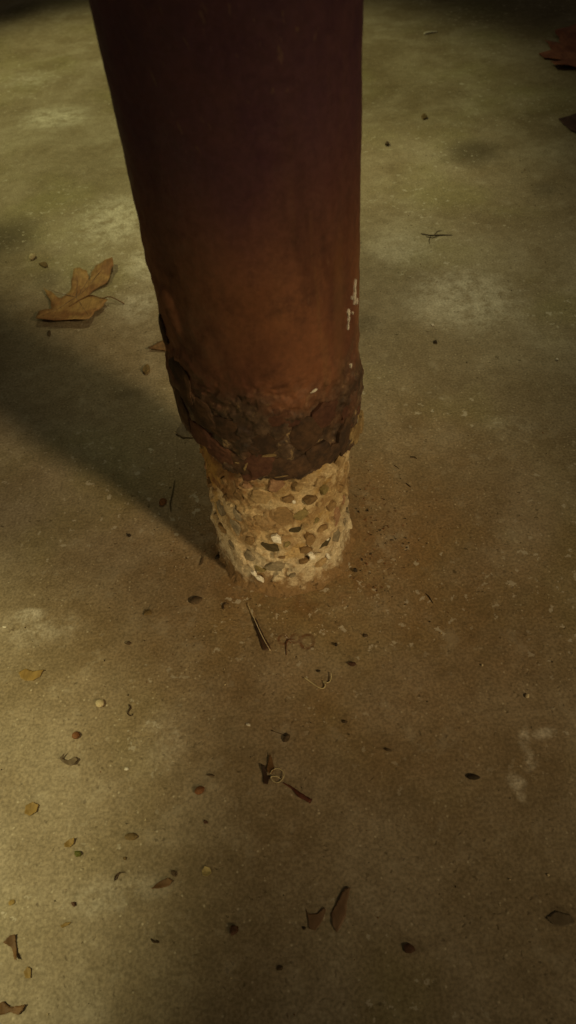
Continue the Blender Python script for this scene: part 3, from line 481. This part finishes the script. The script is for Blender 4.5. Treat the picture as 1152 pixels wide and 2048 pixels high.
for i, (a, z, ww, hh, le) in enumerate([(-25.2, .3575, .0034, .010, .2), (-25.7, .349, .0042, .011, .12), (-26.4, .3425, .0026, .005, .1), (-34, .340, .0048, .006, 0), (-34.3, .3335, .0024, .0075, .1), (-34.8, .3275, .0030, .0065, .12), (-21, .338, .0022, .006, .2), (-29, .335, .0016, .003, 0), (-30, .350, .0012, .003, 0),
                                        (-63, .288, .009, .003, .3), (-31, .284, .003, .005, .1), (-28, .273, .004, .007, .1)]):
    fleck(a, z, ww, hh, le, 300 + i)
for i, (a, z, ww, hh) in enumerate([(-88, .2005, .016, .0016), (-79, .2015, .008, .0016), (-108, .213, .003, .010), (-113, .2165, .007, .002),
                                     (-21, .213, .004, .006), (-23, .190, .004, .009), (-93, .228, .012, .002)]):
    fleck(a, z, ww, hh, .3, 340 + i, off=.0030, m=M_SCALE[2], name='scale_chip')

# ------------------------------------------------------------------ concrete core with its exposed stones
ST = [(-90,131,23.6,26,-15,2),(-104,78,25.3,17,8,3),(-54,58,16.4,15.8,-20,3),(-73,65,14,12.2,5,1),(-69,81,10.8,21.9,0,2),(-80,104,13.3,9.7,5,3),(-75,125,15.2,20,0,4),
      (-91,173,15,18,20,5),(-72,179,13.5,15,-10,0),(-75,168,11.6,11,0,0),(-66,143,15.3,10.5,0,1),(-126,123,8.9,21.5,-15,6),(-131,98,11.6,24,-20,6),(-39,84,15,26.5,10,5),
      (-57,90,13.5,13.2,-30,2),(-40,57,14,20,20,6),(-99,46,23.7,16.3,3,6),(-34,161,18.6,15.5,0,0),(-52,144,10,13.2,0,4),(-103,157,19.4,18.8,25,0),(-75,47,19.6,14,-5,1),
      (-84,155,13.5,11,10,2),(-59,131,10.7,13.7,0,0),(-108,126,12.2,13.9,20,0),(-119,84,12.1,21.7,10,2),(-27,99,9.4,20.8,0,5),(-46,113,12.9,15.7,0,2),(-58,163,13.6,12.8,0,0),
      (-114,172,12,12,20,5),(-122,155,10.3,18.5,0,1),(-135,140,8.1,18,0,1),(-114,36,13.5,12.8,20,4),(-88,84,8,8,0,4),(-122,55,13.6,15.9,20,6),(-59,33,15.2,13,-10,0),
      (-24,55,9.6,24,0,6),(-93,64,11.5,7,0,2),(-134,165,7.9,14,0,1),(-86,27,16.3,10,0,6),(-31,122,9,13,10,2),(-22,140,10,16,0,0),(-115,108,8,10,0,2),(-98,106,9,8,15,0),
      (-62,108,9,8,0,4),(-84,186,9,7,0,0),(-147,110,12,22,0,6),(-150,75,14,16,0,2),(-140,60,11,14,0,6)]
for i in range(34):                                        # the sides that the photograph only implies
    ST.append((RND.uniform(-5, 200), RND.uniform(25, 160), RND.uniform(9, 20), RND.uniform(9, 20), RND.uniform(-30, 30), RND.randrange(7)))
zc = np.linspace(-.002, .235, 190); TH, ZC = np.meshgrid(th, zc)
P0 = np.stack([np.cos(TH) * RCORE, np.sin(TH) * RCORE, ZC], -1)
d = (fbm(P0, 40, 5, 3) - .5) * .0075 + (fbm(P0, 160, 3, 8) - .5) * .0028 - .0008
d += .0105 * np.exp(-np.clip(ZC, 0, 1) / .008) * (.05 + 1.3 * fbm(P0, 26, 5, 13, .65)) - .0015 * sstep(.13, .18, ZC)
crk = fbm(P0, 70, 3, 91); fac = fbm(P0, 55, 2, 95)
d += (np.abs(fac - .5) - .12) * .006
cells = np.stack([np.array([RND.uniform(-180, 180) for k in range(330)]), np.array([RND.uniform(-.01, .24) for k in range(330)])], 1)
wob = (fbm(P0, 120, 3, 97) - .5) * .010
best = np.full(TH.shape, 9.); fd = np.zeros(TH.shape)
for (ca, cz) in cells:                                       # broken facets of the fractured face
    du = ((np.degrees(TH) - ca + 180) % 360 - 180) * math.pi / 180 * RCORE + wob; dv = ZC - cz + wob * .6
    q = np.hypot(du, dv); k = q < best
    fd = np.where(k, RND.uniform(-.0014, .0008) + du * RND.uniform(-.2, .2) + dv * RND.uniform(-.2, .2), fd); best = np.where(k, q, best)
d += fd * sstep(.004, .02, ZC)
for s in ST:
    du = ((np.degrees(TH) - s[0] + 180) % 360 - 180) * math.pi / 180 * RCORE; dv = ZC - s[1] / 1000
    a = R(s[4]); u = du * math.cos(a) - dv * math.sin(a); v = du * math.sin(a) + dv * math.cos(a)
    q = np.sqrt((u / (s[2] / 2000)) ** 2 + (v / (s[3] / 2000)) ** 2)
    d = np.where(q < 1, np.minimum(d, -.0012), d)
    d -= .0026 * np.exp(-((q - 1.0) / .16) ** 2) * sstep(.38, .60, crk)
RCR = RCORE - .0012 + d
core = link('concrete_core', gridmesh('concrete_core', np.stack([np.cos(TH) * RCR, np.sin(TH) * RCR, ZC], -1), smooth=False), mat_core(), column)
M_STONE = [mat_grain('tan_stone', (.28, .19, .09), (.42, .30, .16)), mat_grain('brown_stone', (.13, .080, .036), (.22, .14, .065)), mat_grain('umber_stone', (.20, .125, .058), (.29, .19, .09)),
           mat_grain('dark_olive_stone', (.050, .038, .018), (.095, .072, .034)), mat_grain('olive_stone', (.19, .15, .06), (.28, .22, .10)),
           mat_grain('pinkish_stone', (.27, .155, .09), (.37, .23, .14)), mat_grain('grey_stone', (.175, .143, .095), (.28, .232, .158))]
def ico(sub=2):
    bm = bmesh.new(); bmesh.ops.create_icosphere(bm, subdivisions=sub, radius=1.0)
    V = np.array([v.co[:] for v in bm.verts]); F = [tuple(v.index for v in f.verts) for f in bm.faces]; bm.free(); return V, F
I2 = ico(2); I3 = ico(3); I1 = ico(1)
def rock(V, seed, rough=.35, cuts=5):
    """an angular stone: a ball trimmed by a few planes"""
    rr = random.Random(seed); W = V * (1 + rough * (fbm(V + seed * 3.7, 1.3, 3, seed)[:, None] - .5))
    for k in range(cuts):
        n = np.array([rr.gauss(0, 1), rr.gauss(0, 1), rr.gauss(0, .6)]); n /= np.linalg.norm(n); c = rr.uniform(.55, .8)
        dd = W @ n; over = np.clip(dd - c, 0, None); W = W - over[:, None] * n * .92
    return W
for i, (az, z, ww, hh, ro, mi) in enumerate(ST):
    rr = random.Random(700 + i); n = rr.choice((5, 6, 7, 8)); sz = rr.uniform(.98, 1.18) if i < 18 else rr.uniform(.6, 1.1); ww *= sz; hh *= sz * .9
    out = []
    for k in range(n):
        t = 2 * math.pi * (k + rr.uniform(-.3, .3)) / n; q = rr.uniform(.70, 1.22)
        out.append((math.cos(t) * ww / 2000 * q, math.sin(t) * hh / 2000 * q))
    flare = .010 * math.exp(-z / 10.); sunk = -.0020 if mi == 3 else rr.uniform(-.0018, .0005)
    tx, ty = rr.uniform(-.16, .16), rr.uniform(-.16, .16); a = R(-ro); V = []; F = []
    def put(u, v, o):
        x, y = u * math.cos(a) - v * math.sin(a), u * math.sin(a) + v * math.cos(a)
        r = RCORE - .0006 + flare + sunk + o + x * tx + y * ty; A = R(az) + x / RCORE
        V.append((math.cos(A) * r, math.sin(A) * r, z / 1000 + y))
    rings = ((1.12, -.0045), (1.0, .0002), (.90, .0007), (.45, .0008))
    for s, o in rings:
        for (u, v) in out: put(u * s, v * s, o + rr.uniform(-.0003, .0003))
    put(0, 0, .0008)
    for k in range(len(rings) - 1):
        for m in range(n): F.append((k * n + m, k * n + (m + 1) % n, (k + 1) * n + (m + 1) % n, (k + 1) * n + m))
    for m in range(n): F.append(((len(rings) - 1) * n + m, (len(rings) - 1) * n + (m + 1) % n, len(V) - 1))
    link('stone', mesh('stone', V, F, False), M_STONE[mi], core)
for i, (a, z, ww, hh) in enumerate([(-95, .097, .010, .014), (-68, .053, .006, .011), (-70, .059, .006, .006), (-53, .038, .0035, .012), (-113, .022, .011, .010), (-118, .028, .007, .008), (-80, .151, .0045, .007), (-53, .0685, .004, .003)]):
    fleck(a, z, ww, hh, -.3, 400 + i, RCORE, core, .0004 + .009 * math.exp(-z / .010), .0012, name='white_chip')
# ------------------------------------------------------------------ leaves, seeds and litter
LM = {'leaf_tan': mat_leaf('tan_leaf', (.27, .13, .05), (.44, .27, .105)), 'leaf_dusk': mat_leaf('dull_leaf', (.18, .105, .062), (.25, .16, .098)), 'leaf_shade': mat_leaf('dull_dark_leaf', (.13, .10, .065), (.18, .14, .09)), 'leaf_red': mat_leaf('red_leaf', (.24, .075, .048), (.36, .135, .08)),
      'leaf_plum': mat_leaf('plum_leaf', (.055, .028, .030), (.10, .05, .045)), 'leaf_grey': mat_leaf('grey_leaf', (.12, .085, .055), (.24, .18, .11)),
      'leaf_ochre': mat_leaf('ochre_leaf', (.26, .165, .045), (.36, .24, .08)), 'leaf_brown': mat_leaf('brown_leaf', (.13, .065, .025), (.22, .12, .05)),
      'leaf_black': mat_leaf('dark_leaf', (.035, .020, .014), (.09, .048, .028)), 'leaf_pale': mat_leaf('pale_leaf', (.42, .33, .14), (.55, .45, .22))}
DM = {'dark': ((.075, .050, .028), (.13, .088, .050)), 'black': ((.028, .020, .014), (.055, .038, .022)), 'redblack': ((.075, .036, .022), (.12, .06, .036)),
      'redbrown': ((.16, .066, .026), (.25, .11, .045)), 'brown': ((.13, .085, .035), (.22, .15, .065)), 'ochre': ((.30, .20, .06), (.36, .25, .09)),
      'moss': ((.075, .085, .016), (.16, .15, .035)), 'pale': ((.52, .42, .24), (.66, .56, .38)), 'white': ((.66, .60, .50), (.82, .77, .68)),
      'thread': ((.50, .42, .22), (.62, .54, .32)), 'twig_red': ((.085, .026, .018), (.15, .05, .03)), 'twig_dark': ((.035, .022, .012), (.075, .046, .024)),
      'twig_grey': ((.10, .08, .045), (.15, .12, .07)), 'twig_rust': ((.10, .04, .018), (.15, .06, .025))}
DM = {k: mat_grain(k + '_litter', a, b, 400, .75, .3) for k, (a, b) in DM.items()}
def inside(p, poly):
    x, y = p; c = False; n = len(poly)
    for i in range(n):
        x1, y1 = poly[i]; x2, y2 = poly[i - 1]
        if (y1 > y) != (y2 > y) and x < (x2 - x1) * (y - y1) / (y2 - y1) + x1: c = not c
    return c
def leafmesh(poly, lift, seed, spread=1.0):
    """poly in mm round its centre -> a thin curled two-sided blade in metres"""
    rr = random.Random(seed); xs = [p[0] for p in poly]; ys = [p[1] for p in poly]
    size = max(max(xs) - min(xs), max(ys) - min(ys))
    # finer, slightly ragged outline
    O = []
    for i in range(len(poly)):
        a, b = poly[i], poly[(i + 1) % len(poly)]; n = max(2, int(math.dist(a, b) / (size * .05)))
        for k in range(n):
            t = k / n; j = size * .010 if k else 0
            O.append((a[0] + (b[0] - a[0]) * t + rr.uniform(-j, j), a[1] + (b[1] - a[1]) * t + rr.uniform(-j, j)))
    step = size / 17; pts = [Vector(p) for p in O]; nO = len(O)
    y = min(ys)
    while y < max(ys):
        x = min(xs)
        while x < max(xs):
            p = (x + rr.uniform(-.25, .25) * step, y + rr.uniform(-.25, .25) * step)
            if inside(p, O) and min(math.dist(p, q) for q in O) > step * .35: pts.append(Vector(p))
            x += step
        y += step
    r = delaunay_2d_cdt(pts, [(i, (i + 1) % nO) for i in range(nO)], [], 1, 1e-5)
    vs_, fs = r[0], r[2]; P = np.array([(v.x, v.y, 0) for v in vs_])
    q = P / size; ph = rr.uniform(0, 6.28)
    dirn = np.array([math.cos(ph), math.sin(ph)])
    edge = np.linalg.norm(q[:, :2], axis=1)
    zz = lift * (.15 + 1.5 * edge ** 2 * (.4 + 1.2 * fbm(q + seed, 2.2, 2, seed)) + .9 * np.abs(q[:, :2] @ dirn) * .6) + min(size * .05, lift * .7) * (fbm(q + seed, 5, 3, seed + 3) - .5)
    zz -= zz.min() - .25
    P[:, 2] = zz; P /= 1000; n = len(P); t = .00035
    top = P + np.array([0, 0, t]); V = np.concatenate([top, P]); F = [tuple(f) for f in fs]
    if F:
        a, b, c = (P[i] for i in F[0][:3])
        if np.cross(b - a, c - a)[2] < 0: F = [f[::-1] for f in F]
    G = list(F) + [tuple(n + i for i in f[::-1]) for f in F]; cnt = {}
    for f in F:
        for i in range(len(f)): cnt[(f[i], f[(i + 1) % len(f)])] = 1
    for (a, b) in list(cnt):
        if (b, a) not in cnt: G.append((b, a, n + a, n + b))
    return V, G, P
GROUPS = {'leaf_fragment': 'torn bits of dead leaf on the floor', 'oak_leaf': 'dead leaves lying round the column', 'crumb': 'crumbs of dirt scattered over the floor',
          'seed': 'seeds scattered over the floor', 'paint_chip': 'pale chips lying on the floor', 'twig': 'bits of twig on the floor', 'thread': 'pale threads on the floor'}
for idx, it in enumerate(ITEMS):
    kind, name, label, cat, mk = it[:5]; grp = GROUPS.get(name)
    if kind == 'leaf':
        x, y, poly, (lift, child, path) = it[5:]
        V, F, B = leafmesh(poly, lift, 40 + idx)
        if path or name == 'oak_leaf':
            e = empty(name, (x, y, 0), label, cat, grp)
            link('blade', mesh('blade', V, F), LM[mk], e)
        if path:
            Q = []
            for (px, py) in path:
                lx, ly = px / 1000 - x, py / 1000 - y
                dd = np.hypot(B[:, 0] - lx, B[:, 1] - ly); k = dd.argmin()
                Q.append((lx, ly, (B[k, 2] + .0006) if dd[k] < .012 else .0012))
            rad = np.linspace(.0011, .0009, len(Q)) if child == 'stem' else np.linspace(.0004, .0005, len(Q))
            p2, r2 = smoothpath(Q, rad); tv, tf = tube(p2, r2)
            link(child, mesh(child, tv, tf), LM['leaf_brown'] if child == 'stem' else DM['pale'], e)
            for tip in (((-.30, 0), (16, 67)) , ((-.1, 0), (44, 82)), ((-.4, 0), (-12, 66)), ((-.5, 0), (-57, 16)), ((-.5, 0), (-55, -70)), ((-.2, 0), (25, -82))) if child == 'stem' else ():
                Q2 = []
                a0 = np.array([-.006, -.010]); a1 = np.array(tip[1]) / 1000 * .92
                for q in np.linspace(0, 1, 9):
                    xy = a0 + (a1 - a0) * q; k = np.hypot(B[:, 0] - xy[0], B[:, 1] - xy[1]).argmin(); Q2.append((xy[0], xy[1], B[k, 2] + .0004))
                tv, tf = tube(*smoothpath(Q2, np.linspace(.0008, .0003, 9), 2), 5)
                link('vein', mesh('vein', tv, tf), LM['leaf_dusk'], e)
        if not (path or name == 'oak_leaf'):
            prop(link(name, mesh(name, V, F), LM[mk], None, (x, y, 0)), label, cat, grp)
    elif kind == 'line':
        pts, rad, br = it[5:]; x, y = pts[0]; V = []; F = []
        rad = [r / 1000 for r in rad]
        for j, path in enumerate([pts] + br):
            rd = rad if j == 0 else [.0005, .0006, .0003][:len(path)]
            loopy = name == 'thread'
            P3 = [(px - x, py - y, rd[k] * .8 + (RND.uniform(0, .002) if loopy else RND.uniform(0, .0005))) for k, (px, py) in enumerate(path)]
            a, b = smoothpath(P3, rd, 5)
            if not loopy: b = [q * RND.uniform(.85, 1.15) for q in b]
            tv, tf = tube(a, b, 6); o = len(V); V += tv; F += [tuple(i + o for i in f) for f in tf]
        prop(link(name, mesh(name, V, F), DM[mk], None, (x, y, 0)), label, cat, grp)
    else:
        x, y, A, Bm, rot, h, lift = it[5:]; A /= 1000; Bm /= 1000; hh = h * Bm
        if kind == 'crumb':
            V, F = I2; V = V * (1 + 1.1 * (fbm(V + idx, 1.6, 3, idx)[:, None] - .5)) ; V = rock(V, idx, .3, 3)
            V = V * np.array([A / 2, Bm / 2, hh / 2]); sm = False
        elif kind == 'chip':
            V, F = I2; V = rock(V, idx, .25, 7) * np.array([A / 2, Bm / 2, hh / 2]); sm = False
        elif kind == 'seed':
            V, F = I3; V = V.copy(); ridge = .06 * np.cos(np.arctan2(V[:, 2], V[:, 1]) * 7)
            V[:, 1:] *= (1 + ridge)[:, None]; V[:, 1:] *= (1 - .35 * np.clip(V[:, 0], 0, 1) ** 2)[:, None]
            V = V * np.array([A / 2, Bm / 2, hh / 2]); sm = True
        else:                                               # half shell of a seed standing on its edge
            u = np.linspace(-1.25, 1.25, 15); rows = []
            for rr_ in (1.0, .80):
                for zz in ((0, .5, 1.0) if rr_ == 1 else (1.0, .5, 0)):
                    s = rr_ * (1 - .25 * zz)
                    rows.append(np.stack([np.sin(u) * A / 2 * s, (np.cos(u) - .6) * Bm * .9 * s * np.cos(u * .55), np.full_like(u, zz * hh)], -1))
            g = gridmesh(name, np.stack(rows, 0), wrap=False); prop(link(name, g, DM[mk], None, (x, y, .0002), (0, 0, R(rot))), label, cat, grp); continue
        V = V - np.array([0, 0, V[:, 2].min() * .85])
        prop(link(name, mesh(name, V, F, sm), DM[mk], None, (x, y, 0), (0, 0, R(rot))), label, cat, grp)

# ------------------------------------------------------------------ dust-fine grit nobody could count
bmV = []; bmF = []; mi = []
V1, F1 = I1; TET = np.array([(1, 1, 1), (-1, -1, 1), (-1, 1, -1), (1, -1, -1)]) * .6; TF = [(0, 1, 2), (0, 3, 1), (0, 2, 3), (1, 3, 2)]
for k in range(2600):
    if k < 130:
        a = RND.uniform(-.75, .9); r = .094 + abs(RND.gauss(0, .03)); x, y = math.cos(a) * r, math.sin(a) * r
    elif k < 900:
        a = RND.uniform(0, 6.283); r = .09 + abs(RND.gauss(0, .075)); x, y = math.cos(a) * r + .02, math.sin(a) * r - .01
    else:
        x, y = RND.uniform(-.5, .6), RND.uniform(-.52, .95)
    if math.hypot(x, y) < .095: continue
    s = .00035 + .0009 * RND.random() ** 4 + (.0002 if y > .4 else 0) + (RND.uniform(.0002, .0010) if k < 130 else 0); o = len(bmV); e = Euler((RND.uniform(0, 6), RND.uniform(0, 6), RND.uniform(0, 6))).to_matrix()
    st = (RND.uniform(.7, 1.7), 1, .7)
    for v in TET:
        q = e @ Vector((v[0] * s * st[0], v[1] * s, v[2] * s * st[2])); bmV.append((x + q.x, y + q.y, max(q.z + s * .4, .0001)))
    bmF += [tuple(i + o for i in f) for f in TF]; c = RND.random(); mi += [(0 if c < .5 else 1) if k < 130 else (0 if c < .5 else (1 if c < .68 else 2))] * 4
gm = mesh('grit', bmV, bmF, False)
for k in ('black', 'redbrown', 'pale'): gm.materials.append(DM[k])
gm.polygons.foreach_set('material_index', mi)
prop(link('grit', gm, None), 'fine grit of dark rust crumbs and pale sand strewn over the floor', 'grit', kind='stuff')
